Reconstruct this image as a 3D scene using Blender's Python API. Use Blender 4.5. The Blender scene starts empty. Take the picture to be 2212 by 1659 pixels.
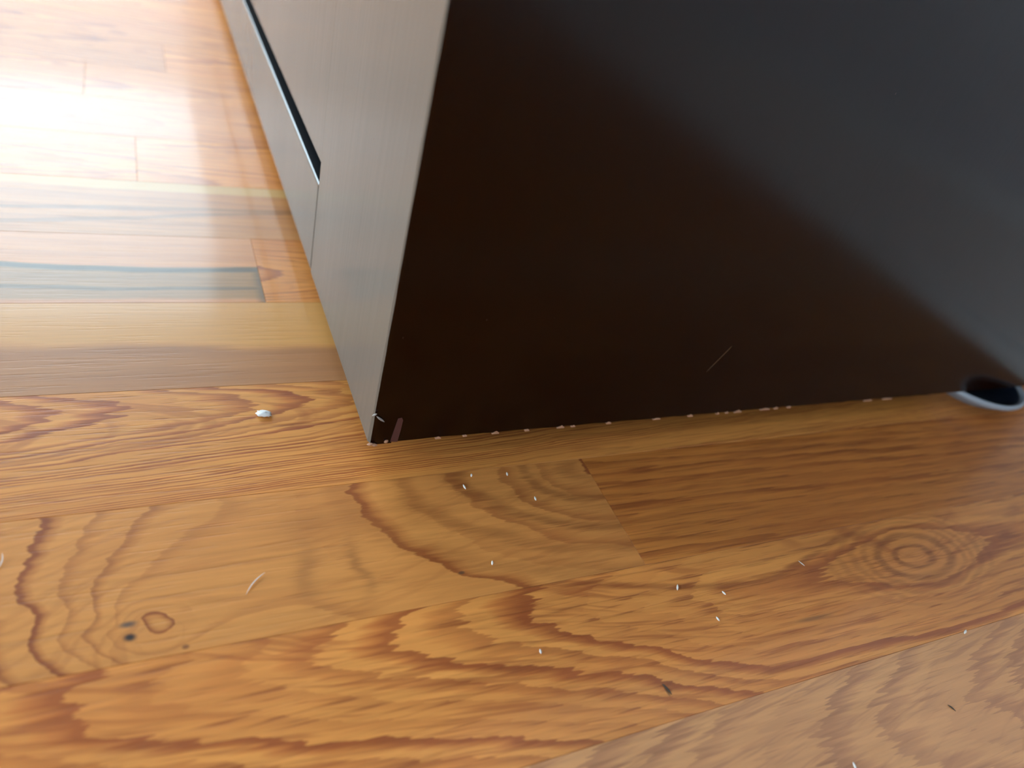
import bpy, bmesh, math, random
from mathutils import Matrix, Vector

random.seed(7)
S = bpy.context.scene
COL = S.collection

# ------------------------------------------------------------------ camera
CAM_H = 0.203
cam_data = bpy.data.cameras.new('camera')
cam_data.sensor_fit = 'HORIZONTAL'
cam_data.sensor_width = 36.0
cam_data.lens = 36.0 * 1605.73 / 2212.0
cam_data.clip_start = 0.01
right = Vector((0.89928226, -0.36342844, 0.24333348))
up = Vector((0.05109795, 0.63984948, 0.76679961))
fwd = Vector((0.43437359, 0.67713545, -0.59397573))
m = Matrix((right, up, -fwd)).transposed().to_4x4()
m.translation = Vector((0, 0, CAM_H))
cam = bpy.data.objects.new('camera', cam_data)
cam.matrix_world = m
COL.objects.link(cam)
S.camera = cam
cam_data.dof.use_dof = True
cam_data.dof.focus_distance = 0.275
cam_data.dof.aperture_fstop = 7.5

# ------------------------------------------------------------------ daylight
W = bpy.data.worlds.new('sky')
S.world = W
W.use_nodes = True
wn = W.node_tree.nodes
wl = W.node_tree.links
wn.clear()
w_out = wn.new('ShaderNodeOutputWorld')
w_bg = wn.new('ShaderNodeBackground')
w_tc = wn.new('ShaderNodeTexCoord')
w_sep = wn.new('ShaderNodeSeparateXYZ')
w_ramp = wn.new('ShaderNodeValToRGB')
w_map = wn.new('ShaderNodeMapRange')
w_map.inputs['From Min'].default_value = -1
w_map.inputs['From Max'].default_value = 1
cr = w_ramp.color_ramp
cr.elements[0].position = 0.46
cr.elements[0].color = (0.22, 0.24, 0.20, 1)
cr.elements[1].position = 0.54
cr.elements[1].color = (0.72, 0.90, 1.0, 1)
e = cr.elements.new(1.0)
e.color = (0.62, 0.83, 1.0, 1)
wl.new(w_tc.outputs['Generated'], w_sep.inputs[0])
wl.new(w_sep.outputs['Z'], w_map.inputs['Value'])
wl.new(w_map.outputs['Result'], w_ramp.inputs[0])
wl.new(w_ramp.outputs[0], w_bg.inputs['Color'])
w_bg.inputs['Strength'].default_value = 6.0
wl.new(w_bg.outputs[0], w_out.inputs[0])

# room extents (metres; camera stands above the origin)
XL, XR, YB, YF, ZC = -1.10, 0.515, -1.7, 2.8, 2.5
# window openings: far wall (Y=YF): x0,x1,z0,z1 ; left wall (X=XL): y0,y1,z0,z1
WIN_FAR = (-1.02, 0.30, 0.80, 1.85)
WIN_LEFT = (0.62, 2.72, 0.10, 1.75)
WIN_LOW_ADDED = (-1.35, 0.02, 0.05, 0.48)  # unseen low opening, added to brighten the base of the right wall


def portal(name, loc, rot, sx, sy):
    d = bpy.data.lights.new(name, 'AREA')
    d.shape = 'RECTANGLE'
    d.size = sx
    d.size_y = sy
    d.cycles.is_portal = True
    o = bpy.data.objects.new(name, d)
    o.location = loc
    o.rotation_euler = rot
    COL.objects.link(o)


def mid(a, b):
    return (a + b) / 2


w = WIN_FAR
portal('daylight_portal', (mid(w[0], w[1]), YF + .06, mid(w[2], w[3])), (-math.pi / 2, 0, 0), w[1] - w[0], w[3] - w[2])
w = WIN_LEFT
portal('daylight_portal', (XL - .06, mid(w[0], w[1]), mid(w[2], w[3])), (0, -math.pi / 2, 0), w[3] - w[2], w[1] - w[0])

w = WIN_LOW_ADDED
portal('daylight_portal', (XL - .06, mid(w[0], w[1]), mid(w[2], w[3])), (0, -math.pi / 2, 0), w[3] - w[2], w[1] - w[0])

S.view_settings.view_transform = 'Standard'
S.view_settings.look = 'None'
S.view_settings.exposure = 1.60
S.view_settings.gamma = 1.0
S.view_settings.use_curve_mapping = False
S.cycles.max_bounces = 10
S.cycles.diffuse_bounces = 6
S.cycles.glossy_bounces = 5
S.cycles.sample_clamp_indirect = 12.0


# ------------------------------------------------------------------ helpers
def tag(o, label=None, cat=None, group=None, kind=None):
    if label:
        o['label'] = label
    if cat:
        o['category'] = cat
    if group:
        o['group'] = group
    if kind:
        o['kind'] = kind
    return o


def link_mesh(name, me, mat=None, parent=None):
    o = bpy.data.objects.new(name, me)
    COL.objects.link(o)
    if mat and not me.materials:
        me.materials.append(mat)
    if parent:
        o.parent = parent
    return o


def bm_obj(name, bm, mat=None, parent=None, smooth=False):
    bmesh.ops.recalc_face_normals(bm, faces=bm.faces)
    me = bpy.data.meshes.new(name)
    bm.to_mesh(me)
    bm.free()
    if smooth:
        for p in me.polygons:
            p.use_smooth = True
    return link_mesh(name, me, mat, parent)


def add_box(bm, x0, x1, y0, y1, z0, z1, bevel=0.0, seg=1):
    vs = [bm.verts.new((x, y, z)) for z in (z0, z1) for y in (y0, y1) for x in (x0, x1)]
    f = [(0, 1, 3, 2), (4, 6, 7, 5), (0, 4, 5, 1), (1, 5, 7, 3), (3, 7, 6, 2), (2, 6, 4, 0)]
    fs = [bm.faces.new([vs[i] for i in q]) for q in f]
    if bevel > 0:
        es = list({e for q in fs for e in q.edges})
        bmesh.ops.bevel(bm, geom=es, offset=bevel, segments=seg, affect='EDGES', profile=0.5)


def box(name, x0, x1, y0, y1, z0, z1, mat, parent=None, bevel=0.0, seg=1):
    bm = bmesh.new()
    add_box(bm, x0, x1, y0, y1, z0, z1, bevel, seg)
    return bm_obj(name, bm, mat, parent)


def empty(name, loc):
    o = bpy.data.objects.new(name, None)
    o.empty_display_size = 0.05
    o.location = loc
    COL.objects.link(o)
    return o


class G:
    """Tiny node-building helper for one material."""

    def __init__(self, name):
        self.mat = bpy.data.materials.new(name)
        self.mat.use_nodes = True
        self.t = self.mat.node_tree
        self.t.nodes.clear()

    def n(self, kind, **kw):
        nd = self.t.nodes.new(kind)
        for k, v in kw.items():
            setattr(nd, k, v)
        return nd

    def put(self, sock, v):
        if hasattr(v, 'is_output'):
            self.t.links.new(v, sock)
        else:
            sock.default_value = v

    def m(self, op, a, b=None, c=None, clamp=False):
        nd = self.n('ShaderNodeMath', operation=op, use_clamp=clamp)
        for i, v in enumerate((a, b, c)):
            if v is not None:
                self.put(nd.inputs[i], v)
        return nd.outputs[0]

    def add(self, *a):
        r = a[0]
        for x in a[1:]:
            r = self.m('ADD', r, x)
        return r

    def mul(self, *a):
        r = a[0]
        for x in a[1:]:
            r = self.m('MULTIPLY', r, x)
        return r

    def sub(self, a, b):
        return self.m('SUBTRACT', a, b)

    def smooth(self, v, lo, hi):
        nd = self.n('ShaderNodeMapRange', interpolation_type='SMOOTHSTEP')
        self.put(nd.inputs['Value'], v)
        self.put(nd.inputs['From Min'], lo)
        self.put(nd.inputs['From Max'], hi)
        return nd.outputs['Result']

    def vec(self, x, y, z=0.0):
        nd = self.n('ShaderNodeCombineXYZ')
        for i, v in enumerate((x, y, z)):
            self.put(nd.inputs[i], v)
        return nd.outputs[0]

    def noise(self, vec, detail=2.0, rough=0.5, dist=0.0):
        nd = self.n('ShaderNodeTexNoise')
        nd.inputs['Scale'].default_value = 1.0
        nd.inputs['Detail'].default_value = detail
        nd.inputs['Roughness'].default_value = rough
        nd.inputs['Distortion'].default_value = dist
        self.t.links.new(vec, nd.inputs['Vector'])
        return nd.outputs[0]

    def mix(self, f, a, b, mode='MIX'):
        nd = self.n('ShaderNodeMix', data_type='RGBA', blend_type=mode)
        self.put(nd.inputs[0], f)
        self.put(nd.inputs[6], (*a, 1) if isinstance(a, tuple) and len(a) == 3 else a)
        self.put(nd.inputs[7], (*b, 1) if isinstance(b, tuple) and len(b) == 3 else b)
        return nd.outputs[2]

    def ramp(self, f, stops):
        nd = self.n('ShaderNodeValToRGB')
        c = nd.color_ramp
        while len(c.elements) > 1:
            c.elements.remove(c.elements[-1])
        c.elements[0].position = stops[0][0]
        c.elements[0].color = (*stops[0][1], 1)
        for p, col in stops[1:]:
            e = c.elements.new(p)
            e.color = (*col, 1)
        self.put(nd.inputs[0], f)
        return nd.outputs[0]

    def gauss(self, u, v, u0, v0, su, sv):
        a = self.m('DIVIDE', self.sub(u, u0), su)
        b = self.m('DIVIDE', self.sub(v, v0), sv)
        q = self.add(self.mul(a, a), self.mul(b, b))
        return self.m('EXPONENT', self.mul(q, -1.0))

    def radial(self, u, v, u0, v0, su, sv):
        a = self.m('DIVIDE', self.sub(u, u0), su)
        b = self.m('DIVIDE', self.sub(v, v0), sv)
        return self.m('SQRT', self.add(self.mul(a, a), self.mul(b, b)))

    def lerp(self, f, a, b):
        return self.add(self.mul(self.sub(1.0, f), a), self.mul(f, b))

    def bsdf(self, **kw):
        p = self.n('ShaderNodeBsdfPrincipled')
        o = self.n('ShaderNodeOutputMaterial')
        self.t.links.new(p.outputs[0], o.inputs[0])
        for k, v in kw.items():
            s = p.inputs[k.replace('_', ' ')]
            if isinstance(v, tuple) and len(v) == 3:
                v = (*v, 1)
            self.put(s, v)
        return p


# ------------------------------------------------------------------ oak planks
LIGHT = (0.74, 0.29, 0.066)
MID = (0.54, 0.170, 0.038)
DARK = (0.32, 0.080, 0.020)


def oak(name, phi, light=LIGHT, mid_c=MID, dark=DARK, lines=0.45, band=0.0, jag=0.35, pores=0.5, extra=None, contrast=1.0, rnd=False, seed=0.0):
    """Oak figure.  phi(g,u,v) gives the growth-ring field in metres-space of the plank."""
    g = G(name)
    tc = g.n('ShaderNodeTexCoord')
    sep = g.n('ShaderNodeSeparateXYZ')
    g.t.links.new(tc.outputs['Object'], sep.inputs[0])
    u0, v0 = sep.outputs['X'], sep.outputs['Y']
    if rnd:
        oi = g.n('ShaderNodeObjectInfo')
        rv = oi.outputs['Random']
        zz = g.mul(rv, 37.0)
    else:
        rv = None
        zz = seed
    # slow wander of the rings and fine fibre noise
    wob = g.sub(g.noise(g.vec(g.mul(u0, 30.0), g.mul(v0, 70.0), zz), 2.0), 0.5)
    wob2 = g.sub(g.noise(g.vec(g.mul(u0, 22.0), g.mul(v0, 55.0), g.add(zz, 5.3)), 2.0), 0.5)
    u = g.add(u0, g.mul(wob, 0.016))
    v = g.add(v0, g.mul(wob2, 0.0035))
    fib = g.noise(g.vec(g.mul(u0, 34.0), g.mul(v0, 800.0), zz), 3.0, 0.6)
    ph = phi(g, u, v, rv)
    ph0 = ph
    fib2 = g.noise(g.vec(g.mul(u0, 14.0), g.mul(v0, 330.0), g.add(zz, 6.6)), 2.0, 0.55)
    ph = g.add(ph, g.mul(g.sub(fib, 0.5), jag * 1.6), g.mul(g.sub(fib2, 0.5), jag * 2.2))
    r = g.m('FRACT', ph)
    ringid = g.m('FLOOR', ph)
    col = g.ramp(r, [(0.0, light), (0.34 + band, light), (0.56 + band * .8, mid_c), (0.80 + band * .3, dark), (0.95, dark), (1.0, light)])
    # weaker and stronger years
    yr = g.noise(g.vec(g.mul(ringid, 0.73), zz, 3.1), 0.0)
    amt = g.mul(g.smooth(yr, 0.25, 0.65), contrast)
    amt = g.mul(amt, g.add(0.55, g.mul(g.noise(g.vec(g.mul(u0, 26.0), g.mul(v0, 60.0), g.add(zz, 9.0)), 2.0), 0.9)))
    col = g.mix(g.m('MINIMUM', amt, 1.0), g.mix(0.25, light, mid_c), col)
    # open pores: short dark dashes along the grain
    pn = g.noise(g.vec(g.mul(u0, 36.0), g.mul(v0, 720.0), g.add(zz, 2.0)), 2.5, 0.6)
    pmask = g.smooth(pn, 0.53, 0.66)
    band = g.add(0.35, g.mul(g.smooth(r, 0.3, 0.8), 0.65))
    pf = g.mul(pmask, band, pores)
    col = g.mix(pf, col, tuple(c * 0.80 for c in dark))
    # thin darker lines that run with the rings
    ln = g.noise(g.vec(g.mul(u0, 26.0), g.add(g.mul(ph0, 1.6), g.mul(v0, 340.0)), g.add(zz, 11.0)), 2.0, 0.6)
    col = g.mix(g.mul(g.smooth(ln, 0.50, 0.68), lines), col, dark)
    # slow tone drift and light fibre streaks
    drift = g.noise(g.vec(g.mul(u0, 9.0), g.mul(v0, 30.0), g.add(zz, 4.0)), 2.0)
    col = g.mix(g.mul(g.smooth(drift, 0.35, 0.75), 0.30), col, tuple(c * f for c, f in zip(mid_c, (1.05, .95, .95))))
    streak = g.noise(g.vec(g.mul(u0, 20.0), g.mul(v0, 520.0), g.add(zz, 8.0)), 2.0)
    bright = g.add(0.80, g.mul(streak, 0.40))
    col = g.mix(1.0, col, g.vec(bright, bright, bright), 'MULTIPLY')
    if rnd:
        tone = g.ramp(g.m('FRACT', g.mul(rv, 7.31)), [(0, (.88, .86, .86)), (.3, (1.0, .97, .92)), (.6, (1.1, 1.08, .95)), (1, (.92, .88, .95))])
        col = g.mix(1.0, col, tone, 'MULTIPLY')
    if extra:
        col = extra(g, u0, v0, col, wob, wob2, fib)
    bump = g.n('ShaderNodeBump')
    bump.inputs['Strength'].default_value = 0.22
    bump.inputs['Distance'].default_value = 0.00025
    hgt = g.add(g.mul(pmask, -0.8), g.mul(streak, 0.5))
    g.t.links.new(hgt, bump.inputs['Height'])
    p = g.bsdf(Base_Color=col, Roughness=0.42, Coat_Weight=0.19, Coat_Roughness=0.11, Coat_IOR=1.5)
    p.inputs['Specular IOR Level'].default_value = 0.25
    g.t.links.new(bump.outputs[0], p.inputs['Normal'])
    return g.mat


def cathedral(axis, k, L, sign=1.0, off=0.0):
    def f(g, u, v, rv):
        d = g.sub(v, axis)
        return g.add(g.m('DIVIDE', g.add(g.mul(u, sign), g.mul(g.mul(d, d), k)), L), off)
    return f


def generic_phi(g, u, v, rv):
    ax = g.add(g.mul(rv, 0.9), 0.0)
    # rings from a long shallow cathedral whose axis is different on every board
    d = g.sub(g.m('FRACT', g.add(g.m('DIVIDE', v, 0.0577), ax)), 0.5)
    d = g.mul(d, 0.0577)
    return g.add(g.mul(g.mul(d, d), 7000.0), g.mul(u, 18.0), g.mul(v, 140.0))


def phi_knot_plank(g, u, v, rv):       # plank with the two-eyed knot and the big flame at its end
    flame = g.add(g.radial(u, v, 0.176, 0.178, 0.0190, 0.0110), 0.05)
    return g.sub(flame, g.add(g.mul(g.gauss(u, v, -0.0055, 0.1355, 0.0110, 0.0095), 2.9), g.mul(g.gauss(u, v, 0.000, 0.145, 0.030, 0.030), 2.1)))


def spot(g, u, v, u0, v0, su, sv, soft=0.5):
    return g.sub(1.0, g.smooth(g.radial(u, v, u0, v0, su, sv), soft, 1.25))


def ring_line(g, q, q0, width, fib):
    d = g.m('ABSOLUTE', g.sub(q, q0))
    return g.mul(g.sub(1.0, g.smooth(d, width * 0.15, width)), g.add(0.35, g.mul(g.smooth(fib, 0.3, 0.6), 0.65)))


def extra_knot_plank(g, u, v, col, w1, w2, fib):
    # the nested bows of the flame that opens towards the end joint
    fu = g.add(u, g.mul(w1, 0.020), g.mul(g.sub(fib, 0.5), 0.010))
    fq = g.radial(fu, g.add(v, g.mul(w2, 0.007)), 0.176, 0.178, 0.044, 0.0205)
    for q0, wd, f in ((1.02, 0.11, .60), (1.62, 0.15, .62), (0.55, 0.12, .35), (2.10, 0.16, .42), (2.62, 0.22, .30)):
        col = g.mix(g.mul(ring_line(g, fq, q0, wd, fib), f), col, (0.21, 0.062, 0.016))
    uu = g.add(u, g.mul(w1, 0.014), g.mul(g.sub(fib, .5), 0.008))
    vv = g.add(v, g.mul(w2, 0.006))
    # pale calm zone to the left, dark blotches by the middle, then two black pin knots
    for (a, b, su, sv, f) in ((0.0415, 0.146, 0.0040, 0.011, .36), (0.0580, 0.145, 0.0022, 0.010, .45), (0.046, 0.165, 0.014, 0.006, .25)):
        col = g.mix(g.mul(g.gauss(uu, vv, a, b, su, sv), f), col, (0.17, 0.058, 0.02))
    col = g.mix(g.mul(spot(g, u, vv, -0.0098, 0.1378, 0.0026, 0.0012, .2), 0.8), col, (0.045, 0.055, 0.06))
    col = g.mix(g.mul(spot(g, u, vv, -0.0094, 0.1331, 0.0019, 0.0016, .3), 0.95), col, (0.012, 0.016, 0.022))
    col = g.mix(g.mul(spot(g, u, v, 0.0909, 0.1360, 0.0012, 0.0007), 0.7), col, (0.08, 0.05, 0.03))
    col = g.mix(g.mul(spot(g, u, v, 0.0045, 0.1275, 0.0011, 0.0008), 0.7), col, (0.12, 0.03, 0.015))
    return col


def phi_round_knot(g, u, v, rv):       # plank with flames on the left and the round knot on the right
    axis = g.add(0.1165, g.mul(g.smooth(u, 0.10, 0.21), -0.0105))
    a = g.m('DIVIDE', g.sub(v, axis), 0.0050)
    b = g.mul(g.m('TANH', g.m('DIVIDE', g.sub(u, 0.2885), 0.040)), 3.1)
    eye = g.m('SQRT', g.add(g.mul(a, a), g.mul(b, b)))
    tips = g.m('DIVIDE', g.m('MINIMUM', g.sub(u, 0.185), 0.0), 0.022)
    return g.add(g.sub(tips, eye), 0.62)


def extra_round_knot(g, u, v, col, w1, w2, fib):
    kq = g.radial(g.add(u, g.mul(w1, 0.014), g.mul(g.sub(fib, 0.5), 0.004)), g.add(v, g.mul(w2, 0.005)), 0.2885, 0.1062, 0.0105, 0.0052)
    for q0, wd, f in ((1.0, 0.30, .62), (2.0, 0.42, .66), (2.75, 0.25, .32), (3.3, 0.25, .30), (3.85, 0.25, .26), (4.4, 0.25, .2)):
        col = g.mix(g.mul(ring_line(g, kq, q0, wd, fib), f), col, (0.23, 0.066, 0.018))
    vv = g.add(v, g.mul(w2, 0.003))
    # one dark grain line that dips under the knot
    line = g.add(0.1085, g.mul(g.gauss(u, 0.0, 0.108, 0.0, 0.055, 1.0), 0.018), g.mul(g.smooth(u, 0.20, 0.275), 0.014))
    d = g.m('ABSOLUTE', g.sub(vv, line))
    lm = g.mul(g.sub(1.0, g.smooth(d, 0.0004, 0.0022)), g.smooth(u, 0.09, 0.12), g.sub(1.0, g.smooth(u, 0.26, 0.28)))
    lm = g.mul(lm, g.smooth(fib, 0.30, 0.55))
    col = g.mix(g.mul(lm, 0.6), col, (0.24, 0.062, 0.016))
    col = g.mix(g.mul(spot(g, u, v, 0.1419, 0.0800, 0.0006, 0.0022), 0.75), col, (0.07, 0.045, 0.03))
    col = g.mix(g.mul(spot(g, u, vv, 0.216, 0.0905, 0.011, 0.0011, .2), 0.55), col, (0.11, 0.05, 0.03))
    return col


def extra_flames_left(g, u, v, col, w1, w2, fib):
    return col


def phi_straight(period, bend=0.0, off=0.0):
    def f(g, u, v, rv):
        s = g.add(g.m('DIVIDE', v, period), off)
        if bend:
            s = g.add(s, g.mul(u, bend))
        return s
    return f


def extra_two_tone(g, u, v, col, w1, w2, fib):
    vv = g.add(v, g.mul(w2, 0.010), g.mul(u, 0.03))
    t = g.smooth(vv, 0.2635, 0.272)
    c = g.mix(g.sub(1.0, t), col, g.mix(0.30, (0.33, 0.155, 0.070), col))
    return g.mix(g.mul(t, 0.55), c, (0.60, 0.33, 0.098))


def extra_heartwood(g, u, v, col, w1, w2, fib):
    vv = g.add(v, g.mul(w2, 0.004))
    arc = g.mul(g.mul(g.sub(u, 0.005), g.sub(u, 0.005)), 0.9)
    edge = g.add(0.3270, arc)
    t = g.sub(1.0, g.smooth(vv, g.sub(edge, 0.0005), g.add(edge, 0.0012)))
    lo = g.smooth(vv, 0.2995, 0.303)
    c = g.mix(0.55, col, (0.56, 0.25, 0.115))
    grey = g.mix(0.35, (0.215, 0.150, 0.070), col)
    c = g.mix(g.mul(t, lo), c, grey)
    l1 = g.sub(1.0, g.smooth(g.m('ABSOLUTE', g.sub(vv, g.sub(edge, 0.0022))), 0.0010, 0.0034))
    l2 = g.sub(1.0, g.smooth(g.m('ABSOLUTE', g.sub(vv, g.add(0.3095, g.mul(arc, .5)))), 0.0006, 0.0022))
    end = g.smooth(u, 0.0440, 0.0488)
    dk = g.m('MAXIMUM', g.m('MAXIMUM', l1, g.mul(l2, .7)), g.mul(end, t, .8))
    return g.mix(g.mul(dk, 0.8), c, (0.075, 0.062, 0.040))


def extra_mauve(g, u, v, col, w1, w2, fib):
    vv = g.add(v, g.mul(w2, 0.006))
    t = g.smooth(vv, 0.402, 0.406)
    c = g.mix(0.45, col, (0.36, 0.175, 0.075))
    c = g.mix(g.mul(t, .75), c, (0.62, 0.36, 0.12))
    l = g.sub(1.0, g.smooth(g.m('ABSOLUTE', g.sub(vv, g.add(0.3835, g.mul(u, 0.06)))), 0.0008, 0.0030))
    l2 = g.sub(1.0, g.smooth(g.m('ABSOLUTE', g.sub(vv, g.add(0.3745, g.mul(u, 0.16)))), 0.0008, 0.0026))
    return g.mix(g.mul(g.m('MAXIMUM', l, l2), .55), c, (0.20, 0.085, 0.035))


def extra_greyish(g, u, v, col, w1, w2, fib):
    return g.mix(0.45, col, g.mix(0.5, col, (0.52, 0.25, 0.13)))


MAT_GENERIC = oak('oak_plank', generic_phi, rnd=True, jag=0.30, pores=0.35, contrast=0.7)
MAT_R0 = oak('oak_flamed_brown', cathedral(0.047, 70.0, 0.026, -1.0), light=(0.74, 0.34, 0.12), mid_c=(0.52, 0.21, 0.08),
             dark=(0.31, 0.11, 0.045), jag=0.55, pores=0.45, lines=0.55, contrast=0.65, extra=extra_greyish, seed=1.7)
MAT_R1 = oak('oak_round_knot', phi_round_knot, jag=0.34, pores=0.75, lines=0.6, extra=extra_round_knot, seed=2.4)
MAT_R2 = oak('oak_two_eyed_knot', phi_knot_plank, jag=0.14, pores=0.25, band=0.22, lines=0.22, extra=extra_knot_plank, contrast=1.15, seed=3.2,
             light=(0.66, 0.265, 0.066), mid_c=(0.50, 0.175, 0.042), dark=(0.27, 0.070, 0.018))
MAT_R2B = oak('oak_fine_lines', phi_straight(0.0060, 7.0), jag=0.5, pores=0.6, contrast=0.7, seed=4.1,
              light=(0.58, 0.205, 0.040), mid_c=(0.45,0.138,0.027), dark=(0.24, 0.060, 0.013))
MAT_R3 = oak('oak_flamed_gold', cathedral(0.2285, 260.0, 0.021, 1.0, 0.35), jag=0.40, pores=0.6, seed=5.5,
             light=(0.72, 0.30, 0.068))
MAT_R4 = oak('oak_two_tone', phi_straight(0.014, 2.0), lines=0.18, jag=0.3, pores=0.15, contrast=0.25, extra=extra_two_tone, seed=6.3)
MAT_R5 = oak('oak_grey_heart', phi_straight(0.010, 2.0), lines=0.18, jag=0.3, pores=0.15, contrast=0.3, extra=extra_heartwood, seed=7.7)
MAT_R5B = oak('oak_small_flame', cathedral(0.323, 200.0, 0.02, 1.0), jag=0.3, pores=0.4, contrast=0.8, seed=8.8)
MAT_R6 = oak('oak_mauve', phi_straight(0.012, 3.0), lines=0.18, jag=0.3, pores=0.25, contrast=0.35, extra=extra_mauve, seed=9.4)

g = G('subfloor')
g.bsdf(Base_Color=(0.03, 0.017, 0.009), Roughness=0.9)
MAT_SUB = g.mat

PITCH = 0.0577
ROWS = {-1: 0.0127, 0: 0.0704, 1: 0.1257, 2: 0.1815, 3: 0.2399, 4: 0.2984, 5: 0.3563, 6: 0.4140}


def row_top(k):          # far edge (Y) of row k
    if k in ROWS:
        return ROWS[k]
    if k > 6:
        return 0.4140 + PITCH * (k - 6)
    return 0.0127 + PITCH * (k + 1)


floor_o = box('floor', XL, XR, YB, YF, -0.030, -0.0125, MAT_SUB)
tag(floor_o, kind='structure')


def plank(x0, x1, y0, y1, mat):
    bm = bmesh.new()
    gap = 0.00004
    add_box(bm, x0 + gap, x1 - gap, y0 + gap, y1 - gap, -0.012, 0.0)
    top = [e for e in bm.edges if all(abs(q.co.z) < 1e-6 for q in e.verts)]
    bmesh.ops.bevel(bm, geom=top, offset=0.00010, segments=1, affect='EDGES')
    return bm_obj('plank', bm, mat, floor_o)


# joints (X) of the boards one can see, row by row; other rows get random lengths
JOINTS = {0: [], 1: [], 2: [0.1608], 3: [], 4: [], 5: [0.0490], 6: [], 7: [-0.0020], 8: [0.19], 9: [-0.0300], 10: [0.02], 11: [-0.13]}
CUSTOM = {0: [MAT_R0], 1: [MAT_R1], 2: [MAT_R2, MAT_R2B], 3: [MAT_R3], 4: [MAT_R4], 5: [MAT_R5, MAT_R5B], 6: [MAT_R6]}
PX0, PX1, PY1 = -0.85, 0.505, 2.75
k = -9
rest = bmesh.new()
while row_top(k - 1) < PY1:
    y0, y1 = row_top(k - 1), row_top(k)
    if k in JOINTS:
        xs = [PX0] + JOINTS[k] + [PX1]
    else:
        xs = [PX0]
        x = PX0 + random.uniform(0.2, 0.7)
        while x < PX1 - 0.1:
            xs.append(x)
            x += random.uniform(0.35, 0.9)
        xs.append(PX1)
    for i in range(len(xs) - 1):
        mt = CUSTOM[k][i] if k in CUSTOM else MAT_GENERIC
        plank(xs[i], xs[i + 1], y0, y1, mt)
    x = XL
    while x < PX0 - 0.01:
        x2 = min(PX0, x + random.uniform(0.4, 1.0))
        if PX0 - x2 < 0.15:
            x2 = PX0
        add_box(rest, x + .0001, x2 - .0001, y0 + .0001, y1 - .0001, -0.012, 0.0)
        x = x2
    k += 1
ylast = row_top(-10)
while ylast > YB:
    add_box(rest, XL, XR - .02, max(YB, ylast - PITCH) + .0001, ylast - .0001, -0.012, 0.0)
    ylast -= PITCH
o = bm_obj('plank', rest, MAT_GENERIC, floor_o)
tag(o, kind='stuff')

# ------------------------------------------------------------------ room shell
g = G('wall_paint')
tc = g.n('ShaderNodeTexCoord')
nz = g.n('ShaderNodeTexNoise')
nz.inputs['Scale'].default_value = 60
g.t.links.new(tc.outputs['Object'], nz.inputs['Vector'])
bp = g.n('ShaderNodeBump')
bp.inputs['Strength'].default_value = 0.05
g.t.links.new(nz.outputs[0], bp.inputs['Height'])
pp = g.bsdf(Base_Color=(0.80, 0.86, 0.94), Roughness=0.6)
g.t.links.new(bp.outputs[0], pp.inputs['Normal'])
MAT_WALL = g.mat
g = G('wall_paint_grey')
g.bsdf(Base_Color=(0.42, 0.42, 0.42), Roughness=0.6)
MAT_WALL2 = g.mat
g = G('ceiling_paint')
g.bsdf(Base_Color=(0.42, 0.42, 0.41), Roughness=0.8)
MAT_CEIL = g.mat
g = G('trim_paint')
g.bsdf(Base_Color=(0.90, 0.92, 0.94), Roughness=0.35)
MAT_TRIM = g.mat
g = G('window_glass')
tr = g.n('ShaderNodeBsdfTransparent')
gl = g.n('ShaderNodeBsdfGlossy')
gl.inputs['Roughness'].default_value = 0.02
fr = g.n('ShaderNodeFresnel')
fr.inputs['IOR'].default_value = 1.45
mx = g.n('ShaderNodeMixShader')
oo = g.n('ShaderNodeOutputMaterial')
g.t.links.new(fr.outputs[0], mx.inputs[0])
g.t.links.new(tr.outputs[0], mx.inputs[1])
g.t.links.new(gl.outputs[0], mx.inputs[2])
g.t.links.new(mx.outputs[0], oo.inputs[0])
MAT_GLASS = g.mat

T = 0.10


def wall_x(name, x0, x1, wins):          # wall in the YZ plane with openings, nearest first
    bm = bmesh.new()
    y = YB - T
    for a, b, c, d in wins:
        add_box(bm, x0, x1, y, a, -.03, ZC)
        add_box(bm, x0, x1, a, b, -.03, c)
        add_box(bm, x0, x1, a, b, d, ZC)
        y = b
    add_box(bm, x0, x1, y, YF + T, -.03, ZC)
    return tag(bm_obj(name, bm, MAT_WALL), kind='structure')


def wall_y(name, y0, y1, win):
    bm = bmesh.new()
    if not win:
        add_box(bm, XL, XR, y0, y1, -.03, ZC)
        return tag(bm_obj(name, bm, MAT_WALL2), kind='structure')
    a, b, c, d = win
    add_box(bm, XL, a, y0, y1, -.03, ZC)
    add_box(bm, b, XR, y0, y1, -.03, ZC)
    add_box(bm, a, b, y0, y1, -.03, c)
    add_box(bm, a, b, y0, y1, d, ZC)
    return tag(bm_obj(name, bm, MAT_WALL), kind='structure')


wall_x('wall_right', XR + .010, XR + T, [])
wall_x('wall_left', XL - T, XL, [WIN_LOW_ADDED, WIN_LEFT])
wall_y('wall_far', YF, YF + T, WIN_FAR)
wall_y('wall_rear', YB - T, YB, None)
tag(box('ceiling', XL - T, XR + T, YB - T, YF + T, ZC, ZC + .05, MAT_CEIL), kind='structure')

# baseboard along the right wall: board with eased top and a quarter-round shoe
bm = bmesh.new()
prof = [(XR + .010, 0), (XR - .006, 0), (XR - .006, .004), (XR - .004, .009), (XR, .012), (XR, .070), (XR + .002, .076), (XR + .006, .079),
        (XR + .007, .084), (XR + .010, .086)]
for a in (0, 1):
    yy = (YB, YF)[a]
    ring = [bm.verts.new((x, yy, z)) for x, z in prof]
    if a == 0:
        r0 = ring
    else:
        for i in range(len(prof)):
            j = (i + 1) % len(prof)
            bm.faces.new([r0[i], r0[j], ring[j], ring[i]])
        bm.faces.new(r0)
        bm.faces.new(ring[::-1])
tag(bm_obj('baseboard_right', bm, MAT_TRIM), kind='structure')


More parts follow.
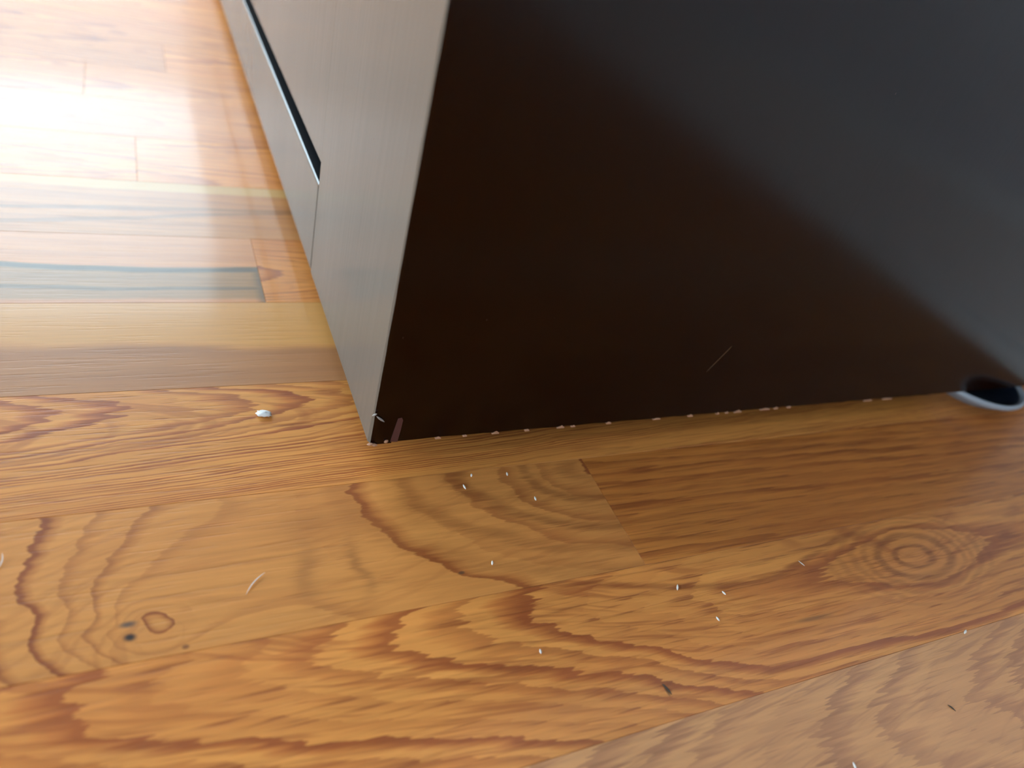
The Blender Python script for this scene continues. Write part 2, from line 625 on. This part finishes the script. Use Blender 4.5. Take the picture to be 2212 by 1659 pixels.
def window(idx, axis, plane, win, inward):
    a, b, c, d = win
    root = bpy.data.objects.new('window_%d' % idx, None)
    COL.objects.link(root)
    root['kind'] = 'structure'

    def bx(name, s0, s1, z0, z1, t0, t1, mat):
        lo, hi = sorted((plane + t0 * inward, plane + t1 * inward))
        if axis == 'y':
            return box(name, s0, s1, lo, hi, z0, z1, mat, root)
        return box(name, lo, hi, s0, s1, z0, z1, mat, root)
    f = .045
    t0, t1 = -.07, -.03
    bx('window_frame', a, a + f, c, d, t0, t1, MAT_TRIM)
    bx('window_frame', b - f, b, c, d, t0, t1, MAT_TRIM)
    bx('window_frame', a + f, b - f, c, c + f, t0, t1, MAT_TRIM)
    bx('window_frame', a + f, b - f, d - f, d, t0, t1, MAT_TRIM)
    bx('window_pane', a + f, b - f, c + f, d - f, -.052, -.048, MAT_GLASS)
    bx('window_sill', a - .03, b + .03, c - .025, c, .0, .03, MAT_TRIM)


window(1, 'y', YF, WIN_FAR, -1)
window(2, 'x', XL, WIN_LEFT, 1)
window(3, 'x', XL, WIN_LOW_ADDED, 1)  # added window, kept low to light the wall more than the floor

# ------------------------------------------------------------------ dark cabinet
CX, CY, CZ = 0.0697, 0.1886, 0.0120      # near bottom corner
CTOP = 0.243
CDEPTH, CLEN = 0.425, 1.10
DJ = 0.3066                               # joint between stile and drawer


def lacquer(name, base, streak_dir, rough=0.33, marks=None, ior=1.30, streak=0.8, coat=0.0):
    g = G(name)
    tc = g.n('ShaderNodeTexCoord')
    sep = g.n('ShaderNodeSeparateXYZ')
    g.t.links.new(tc.outputs['Object'], sep.inputs[0])
    x, y, z = sep.outputs
    if streak_dir == 'z':
        vec = g.vec(g.mul(x, 420.0), g.mul(y, 420.0), g.mul(z, 14.0))
    else:
        vec = g.vec(g.mul(x, 420.0), g.mul(y, 14.0), g.mul(z, 420.0))
    n1 = g.noise(vec, 3.0, 0.6)
    big = g.noise(g.vec(g.mul(x, 12.0), g.mul(y, 12.0), g.mul(z, 6.0)), 2.0)
    f = g.add(0.85 - streak / 2, g.mul(n1, streak), g.mul(big, 0.3))
    col = g.mix(1.0, (*base, 1), g.vec(f, f, f), 'MULTIPLY')
    # fine dust specks and small nicks
    dots = g.noise(g.vec(g.mul(x, 420.0), g.mul(y, 420.0), g.mul(z, 260.0)), 1.0)
    dm = g.mul(g.smooth(dots, 0.80, 0.86), 0.35)
    col = g.mix(dm, col, (0.10, 0.05, 0.035))
    if marks:
        col = marks(g, x, y, z, col)
    bp = g.n('ShaderNodeBump')
    bp.inputs['Strength'].default_value = 0.06 * streak
    bp.inputs['Distance'].default_value = 0.0004
    g.t.links.new(n1, bp.inputs['Height'])
    p = g.bsdf(Base_Color=col, Roughness=rough, IOR=ior, Coat_Weight=coat, Coat_Roughness=0.16)
    g.t.links.new(bp.outputs[0], p.inputs['Normal'])
    return g.mat


def scratch(g, x, z, col):
    # a pale hairline scratch low on the side panel
    d = g.m('ABSOLUTE', g.sub(z, g.add(0.0391, g.mul(g.sub(x, 0.2138), 1.95))))
    m_ = g.mul(g.sub(1.0, g.smooth(d, 0.0003, 0.0009)), g.smooth(x, 0.213, 0.2145), g.sub(1.0, g.smooth(x, 0.2195, 0.2205)))
    return g.mix(g.mul(m_, 0.45), col, (0.20, 0.11, 0.06))


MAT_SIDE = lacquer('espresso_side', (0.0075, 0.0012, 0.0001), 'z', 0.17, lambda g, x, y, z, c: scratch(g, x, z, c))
MAT_FRONT = lacquer('espresso_front_lit', (0.140, 0.112, 0.090), 'z', 0.42, None, 1.0, 0.16, 0.55)  # grey-beige base: reflected brightness put into the colour of the dark finish
MAT_GAP = lacquer('rail_edge_paint', (0.010, 0.013, 0.016), 'y', 0.30, None, 1.5)
MAT_DARK = lacquer('espresso_inner', (0.014, 0.008, 0.006), 'y', 0.35)
g = G('bare_wood')
tc = g.n('ShaderNodeTexCoord')
nz = g.n('ShaderNodeTexNoise')
nz.inputs['Scale'].default_value = 900
g.t.links.new(tc.outputs['Object'], nz.inputs['Vector'])
g.bsdf(Base_Color=g.mix(nz.outputs[0], (0.30, 0.13, 0.07), (0.52, 0.27, 0.16)), Roughness=0.8)
MAT_BARE = g.mat
g = G('reddish_bare_wood')
g.bsdf(Base_Color=(0.075, 0.021, 0.017), Roughness=0.7)
MAT_RED = g.mat
g = G('frayed_veneer')
g.bsdf(Base_Color=(0.30, 0.27, 0.25), Roughness=0.6)
MAT_FRAY = g.mat

cab = empty('cabinet', (0, 0, 0))
tag(cab, 'low dark espresso wooden cabinet with a wide drawer, standing on the plank floor', 'cabinet')
ST = 0.0085                               # thickness of the front boards


def rough_box(name, x0, x1, y0, y1, z0, z1, mat, n, axis, amp, parent):
    """Board whose lower front edge is slightly worn and uneven."""
    bm = bmesh.new()
    a0, a1 = (x0, x1) if axis == 'x' else (y0, y1)
    prev = None
    for i in range(n + 1):
        t = a0 + (a1 - a0) * i / n
        j = random.uniform(0, amp) if 0 < i < n else 0
        if axis == 'x':
            sec = [(t, y0, z0 + j + .0006), (t, y0 + .0006, z0 + j * .5), (t, y1, z0), (t, y1, z1), (t, y0 + .0005, z1), (t, y0, z1 - .0005)]
        else:
            sec = [(x0, t, z0 + j + .0006), (x0 + .0006, t, z0 + j * .5), (x1, t, z0), (x1, t, z1), (x0 + .0005, t, z1), (x0, t, z1 - .0005)]
        ring = [bm.verts.new(q) for q in sec]
        if prev:
            for q in range(6):
                bm.faces.new([prev[q], prev[(q + 1) % 6], ring[(q + 1) % 6], ring[q]])
        else:
            bm.faces.new(ring)
        prev = ring
    bm.faces.new(prev[::-1])
    return bm_obj(name, bm, mat, parent)


side = rough_box('side_panel', CX + ST, CX + CDEPTH, CY, CY + .018, CZ, CTOP - .018, MAT_SIDE, 90, 'x', .0006, cab)
tag(side, label='dark brown side panel with a worn bottom edge')

# front frame: stile with a softly worn long corner
bm = bmesh.new()
nz_ = 40
prev = None
for i in range(nz_ + 1):
    z = CZ + (CTOP - .018 - CZ) * i / nz_
    c = .0009 + (random.uniform(0, .0006) if i > 2 else .0012)
    sec = [(CX, CY + c, z), (CX + c * .35, CY + c * .35, z), (CX + c, CY, z), (CX + ST, CY, z), (CX + ST, DJ - .0003, z), (CX, DJ - .0003, z)]
    ring = [bm.verts.new(q) for q in sec]
    if prev:
        for q in range(6):
            bm.faces.new([prev[q], prev[(q + 1) % 6], ring[(q + 1) % 6], ring[q]])
    else:
        bm.faces.new(ring)
    prev = ring
bm.faces.new(prev[::-1])
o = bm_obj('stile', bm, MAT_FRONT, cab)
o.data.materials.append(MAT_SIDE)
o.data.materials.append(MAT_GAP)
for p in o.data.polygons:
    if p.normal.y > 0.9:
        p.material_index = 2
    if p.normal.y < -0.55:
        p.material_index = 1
YE = CY + CLEN
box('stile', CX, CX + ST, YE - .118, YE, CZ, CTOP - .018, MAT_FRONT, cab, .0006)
RT = 0.0556                               # top of bottom rail
DB = 0.0655                               # bottom of drawer front
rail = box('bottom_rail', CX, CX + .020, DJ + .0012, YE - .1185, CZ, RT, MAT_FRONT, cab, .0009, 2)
rail.data.materials.append(MAT_GAP)
for p in rail.data.polygons:
    if p.normal.z > .9 or p.normal.y < -.9:
        p.material_index = 1
box('stile_backing', CX + .0205, CX + .032, CY + .019, DJ + .019, CZ, CTOP - .0185, MAT_GAP, cab)
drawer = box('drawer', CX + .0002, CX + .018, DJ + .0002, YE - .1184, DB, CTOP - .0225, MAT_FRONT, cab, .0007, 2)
bm = bmesh.new()
add_box(bm, CX + .018, CX + .38, DJ + .02, DJ + .032, DB + .012, CTOP - .05)
add_box(bm, CX + .018, CX + .38, YE - .15, YE - .138, DB + .012, CTOP - .05)
add_box(bm, CX + .368, CX + .38, DJ + .032, YE - .15, DB + .012, CTOP - .05)
add_box(bm, CX + .018, CX + .368, DJ + .032, YE - .15, DB + .012, DB + .018)
bm_obj('drawer_box', bm, MAT_DARK, drawer)
rough_box('side_panel', CX + ST, CX + CDEPTH, YE - .018, YE, CZ, CTOP - .018, MAT_SIDE, 4, 'x', 0, cab)
box('bottom_board', CX + .033, CX + CDEPTH - .010, CY + .019, YE - .019, CZ + .006, CZ + .020, MAT_DARK, cab)
box('back_panel', CX + CDEPTH - .008, CX + CDEPTH, CY + .0185, YE - .0185, CZ, CTOP - .018, MAT_DARK, cab)
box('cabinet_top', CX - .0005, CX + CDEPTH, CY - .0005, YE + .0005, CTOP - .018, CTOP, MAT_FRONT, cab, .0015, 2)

# worn bits along the bottom edge of the side panel, each a small sliver of bare wood
for (x, L, h) in ((.0965, .0022, .0010), (.1075, .0016, .0009), (.1205, .0030, .0011), (.1345, .0020, .0009), (.1500, .0034, .0011),
                  (.1560, .0020, .0008), (.1735, .0024, .0012), (.1985, .0040, .0010), (.2172, .0026, .0014), (.2330, .0018, .0009), (.2385, .0016, .0009),
                  (.2450, .0046, .0012), (.2620, .0060, .0012), (.2690, .0024, .0016), (.2775, .0022, .0012), (.3330, .0060, .0007), (.3480, .0070, .0007)):
    bm = bmesh.new()
    n = 5
    pts = []
    for i in range(n + 1):
        t = i / n
        pts.append((x - L / 2 + L * t, h * math.sin(math.pi * min(max(t, .04), .96)) * random.uniform(.6, 1.1)))
    f0 = [bm.verts.new((px, CY - .00022, CZ + .0004 + pz)) for px, pz in pts] + [bm.verts.new((px, CY - .0003, CZ + .0001)) for px, pz in pts[::-1]]
    b0 = [bm.verts.new((q.co.x, CY + .0012, q.co.z)) for q in f0]
    bm.faces.new(f0)
    bm.faces.new(b0[::-1])
    for i in range(len(f0)):
        j = (i + 1) % len(f0)
        bm.faces.new([f0[i], b0[i], b0[j], f0[j]])
    bm_obj('edge_chip', bm, MAT_BARE, side)

# short strip of torn veneer beside the front board
bm = bmesh.new()
strip = [(.0776, .0128), (.0804, .0125), (.0808, .0185), (.0809, .0232), (.0803, .0245), (.0789, .0242), (.0783, .0190)]
f0 = [bm.verts.new((x, CY - .0002, z)) for x, z in strip]
b0 = [bm.verts.new((x, CY + .001, z)) for x, z in strip]
bm.faces.new(f0)
bm.faces.new(b0[::-1])
for i in range(len(f0)):
    j = (i + 1) % len(f0)
    bm.faces.new([f0[i], b0[i], b0[j], f0[j]])
o = bm_obj('veneer_scar', bm, MAT_RED, side)
tag(o, label='short reddish strip of bare wood')


def sliver(name, p0, p1, w, t, mat, parent, sag=0.0, n=5):
    """Thin curved splinter between two points."""
    bm = bmesh.new()
    p0, p1 = Vector(p0), Vector(p1)
    d = (p1 - p0).normalized()
    s = d.cross(Vector((0, 0, 1)))
    if s.length < 1e-4:
        s = Vector((1, 0, 0))
    s.normalize()
    up_ = s.cross(d)
    prev = None
    for i in range(n + 1):
        f = i / n
        k_ = math.sin(math.pi * (0.08 + 0.84 * f))
        c = p0.lerp(p1, f) + s * sag * math.sin(math.pi * f)
        ring = [bm.verts.new(c + s * w * k_ * math.cos(a) + up_ * t * k_ * math.sin(a)) for a in (0.3, 1.6, 2.7, 3.9, 5.2)]
        if prev:
            for q in range(5):
                bm.faces.new([prev[q], prev[(q + 1) % 5], ring[(q + 1) % 5], ring[q]])
        else:
            bm.faces.new(ring)
        prev = ring
    bm.faces.new(prev[::-1])
    return bm_obj(name, bm, mat, parent, smooth=True)


sliver('frayed_splinter', (.0692, .1888, .0262), (.0703, .1876, .0280), .0007, .0004, MAT_FRAY, side)
sliver('frayed_splinter', (.0705, .1880, .0265), (.0738, .1880, .0235), .0006, .0004, MAT_FRAY, side)
sliver('frayed_splinter', (.0690, .1886, .0122), (.0712, .1880, .0128), .0008, .0005, MAT_BARE, side)
sliver('frayed_splinter', (.0706, .1881, .0124), (.0728, .1880, .0120), .0008, .0006, MAT_BARE, side)
sliver('frayed_splinter', (.0752, .1881, .0130), (.0766, .1880, .0140), .0008, .0006, MAT_BARE, side)
# feet
for fx, fy in ((CX + .3725, CY + .022), (CX + .362, YE - .03), (CX + .05, CY + .05), (CX + .05, YE - .03)):
    bm = bmesh.new()
    bottom = .0045 if (fx > .435 and fy < .5) else 0.0
    bmesh.ops.create_cone(bm, cap_ends=True, segments=20, radius1=.010, radius2=.012, depth=CZ + .0065 - bottom,
                          matrix=Matrix.Translation((fx, fy, (CZ + .0065 + bottom) / 2)))
    bm_obj('foot', bm, MAT_DARK, cab)

# ------------------------------------------------------------------ caster cup under the rear foot
g = G('grey_plastic')
g.bsdf(Base_Color=(0.27, 0.29, 0.33), Roughness=0.38)
MAT_CUP = g.mat
g = G('navy_rubber')
g.bsdf(Base_Color=(0.006, 0.010, 0.022), Roughness=0.5)
MAT_NAVY = g.mat


def lathe(bm, prof, cx, cy, n=56, cap=True):
    rings = []
    for r_, z in prof:
        rings.append([bm.verts.new((cx + r_ * math.cos(2 * math.pi * i / n), cy + r_ * math.sin(2 * math.pi * i / n), z)) for i in range(n)])
    for a, b in zip(rings, rings[1:]):
        for i in range(n):
            j = (i + 1) % n
            bm.faces.new([a[i], a[j], b[j], b[i]])
    if cap:
        bm.faces.new(rings[0][::-1])
        bm.faces.new(rings[-1])


cup = empty('caster_cup', (.4415, .2068, 0))
tag(cup, 'round pale grey furniture cup with dark inside under the far cabinet side', 'furniture cup')
bm = bmesh.new()
lathe(bm, [(.0200, 0.0), (.0212, .0004), (.0296, .0072), (.0322, .0078), (.0330, .0088), (.0330, .0102), (.0324, .0111), (.0313, .0111),
           (.0306, .0104), (.0300, .0090), (.0265, .0036), (.0, .0034)], 0, 0)
bm_obj('cup_body', bm, MAT_CUP, cup, smooth=True)
bm = bmesh.new()
lathe(bm, [(.0262, .00362), (.0295, .0086), (.0298, .0093), (.0290, .0088), (.0255, .0044), (0.0, .0044)], 0, 0)
o = bm_obj('rubber_lining', bm, MAT_NAVY, cup, smooth=True)
tag(o, label='dark navy lining')

# ------------------------------------------------------------------ crumbs, lint and a hair on the floor
g = G('white_crumb')
g.bsdf(Base_Color=(0.74, 0.73, 0.73), Roughness=0.7)
MAT_WHITE = g.mat
g = G('pale_lint')
g.bsdf(Base_Color=(0.80, 0.74, 0.68), Roughness=0.8)
MAT_LINT = g.mat
g = G('dark_debris')
g.bsdf(Base_Color=(0.05, 0.035, 0.025), Roughness=0.8)
MAT_DEB = g.mat

bm = bmesh.new()
bmesh.ops.create_icosphere(bm, subdivisions=3, radius=1.0)
for v_ in bm.verts:
    q = v_.co
    n_ = 1 + .22 * math.sin(5 * q.x + 1.3) * math.cos(6 * q.y + .4) + .14 * math.sin(11 * q.x + 7 * q.z)
    v_.co = Vector((.0379 + q.x * .0026 * n_, .2214 + (q.y * .0016 - q.x * .0004) * n_, .0009 + q.z * .0009 * n_))
o = bm_obj('crumb', bm, MAT_WHITE, None, smooth=True)
tag(o, 'small white crumb lying on the plank left of the cabinet corner', 'crumb')


def lint(x, y, ang, L, label, mat=MAT_LINT, name='lint', w=.00042, sag=0.0, group='pale lint specks scattered over the floor'):
    dx, dy = math.cos(ang) * L / 2, math.sin(ang) * L / 2
    o_ = sliver(name, (x - dx, y - dy, w * .7), (x + dx, y + dy, w * .9), w, w * .7, mat, None, sag, 7)
    tag(o_, label, 'lint' if mat is MAT_LINT else 'debris', group)
    return o_


LINT = [
    (.1095, .1787, 1.2, .0016, 'white lint speck, farther of two near the cabinet base above the flame figure'),
    (.1047, .1733, 1.7, .0024, 'white lint speck, nearer of two on the far rim of the flame figure'),
    (.1243, .1773, 1.4, .0018, 'white lint speck closest to the bottom edge of the cabinet side'),
    (.1308, .1632, 1.5, .0020, 'white lint speck inside the flame figure, left of the plank end joint'),
    (.1028, .1376, 1.2, .0018, 'white lint speck below the flame figure beside a dark dot'),
    (.1678, .1139, 1.0, .0026, 'longest white lint speck, just nearer than the plank end joint'),
    (.1852, .1078, 1.9, .0018, 'white lint speck right of the longest one, on the curved dark grain line'),
    (.1759, .0987, 1.7, .0018, 'white lint speck nearer than the curved dark grain line'),
    (.1061, .1020, 1.4, .0016, 'lone white lint speck in the middle of the front plank'),
    (.1904, .0419, 1.3, .0022, 'white lint speck at the bottom border of the picture'),
]
for x, y, a, L, lab in LINT:
    lint(x, y, a, L, lab)
lint(.2290, .1130, -1.2, .0030, 'faint pale lint fibre left of the round knot', w=.0002, group=None)
lint(.2790, .0700, .4, .0026, 'pale chip of lint on the seam at the right border', w=.0005, group=None)
lint(.1419, .0800, 1.9, .0042, 'dark sliver of debris on the front plank', MAT_DEB, 'debris', .00035, .0003, None)
lint(.2441, .0474, 2.0, .0030, 'dark sliver of debris near the bottom right corner', MAT_DEB, 'debris', .0003, .0002, None)
# hair
hair = sliver('hair', (.0222, .1413, .0003), (.0285, .1480, .0006), .00017, .00017, MAT_LINT, None, -.0007, 12)
tag(hair, 'short curved pale hair on the knotty plank', 'hair')
hair2 = sliver('hair', (-.0430, .1630, .0003), (-.0420, .1690, .0006), .00017, .00017, MAT_LINT, None, .0007, 12)
tag(hair2, 'pale hair cut off by the left border of the picture', 'hair')
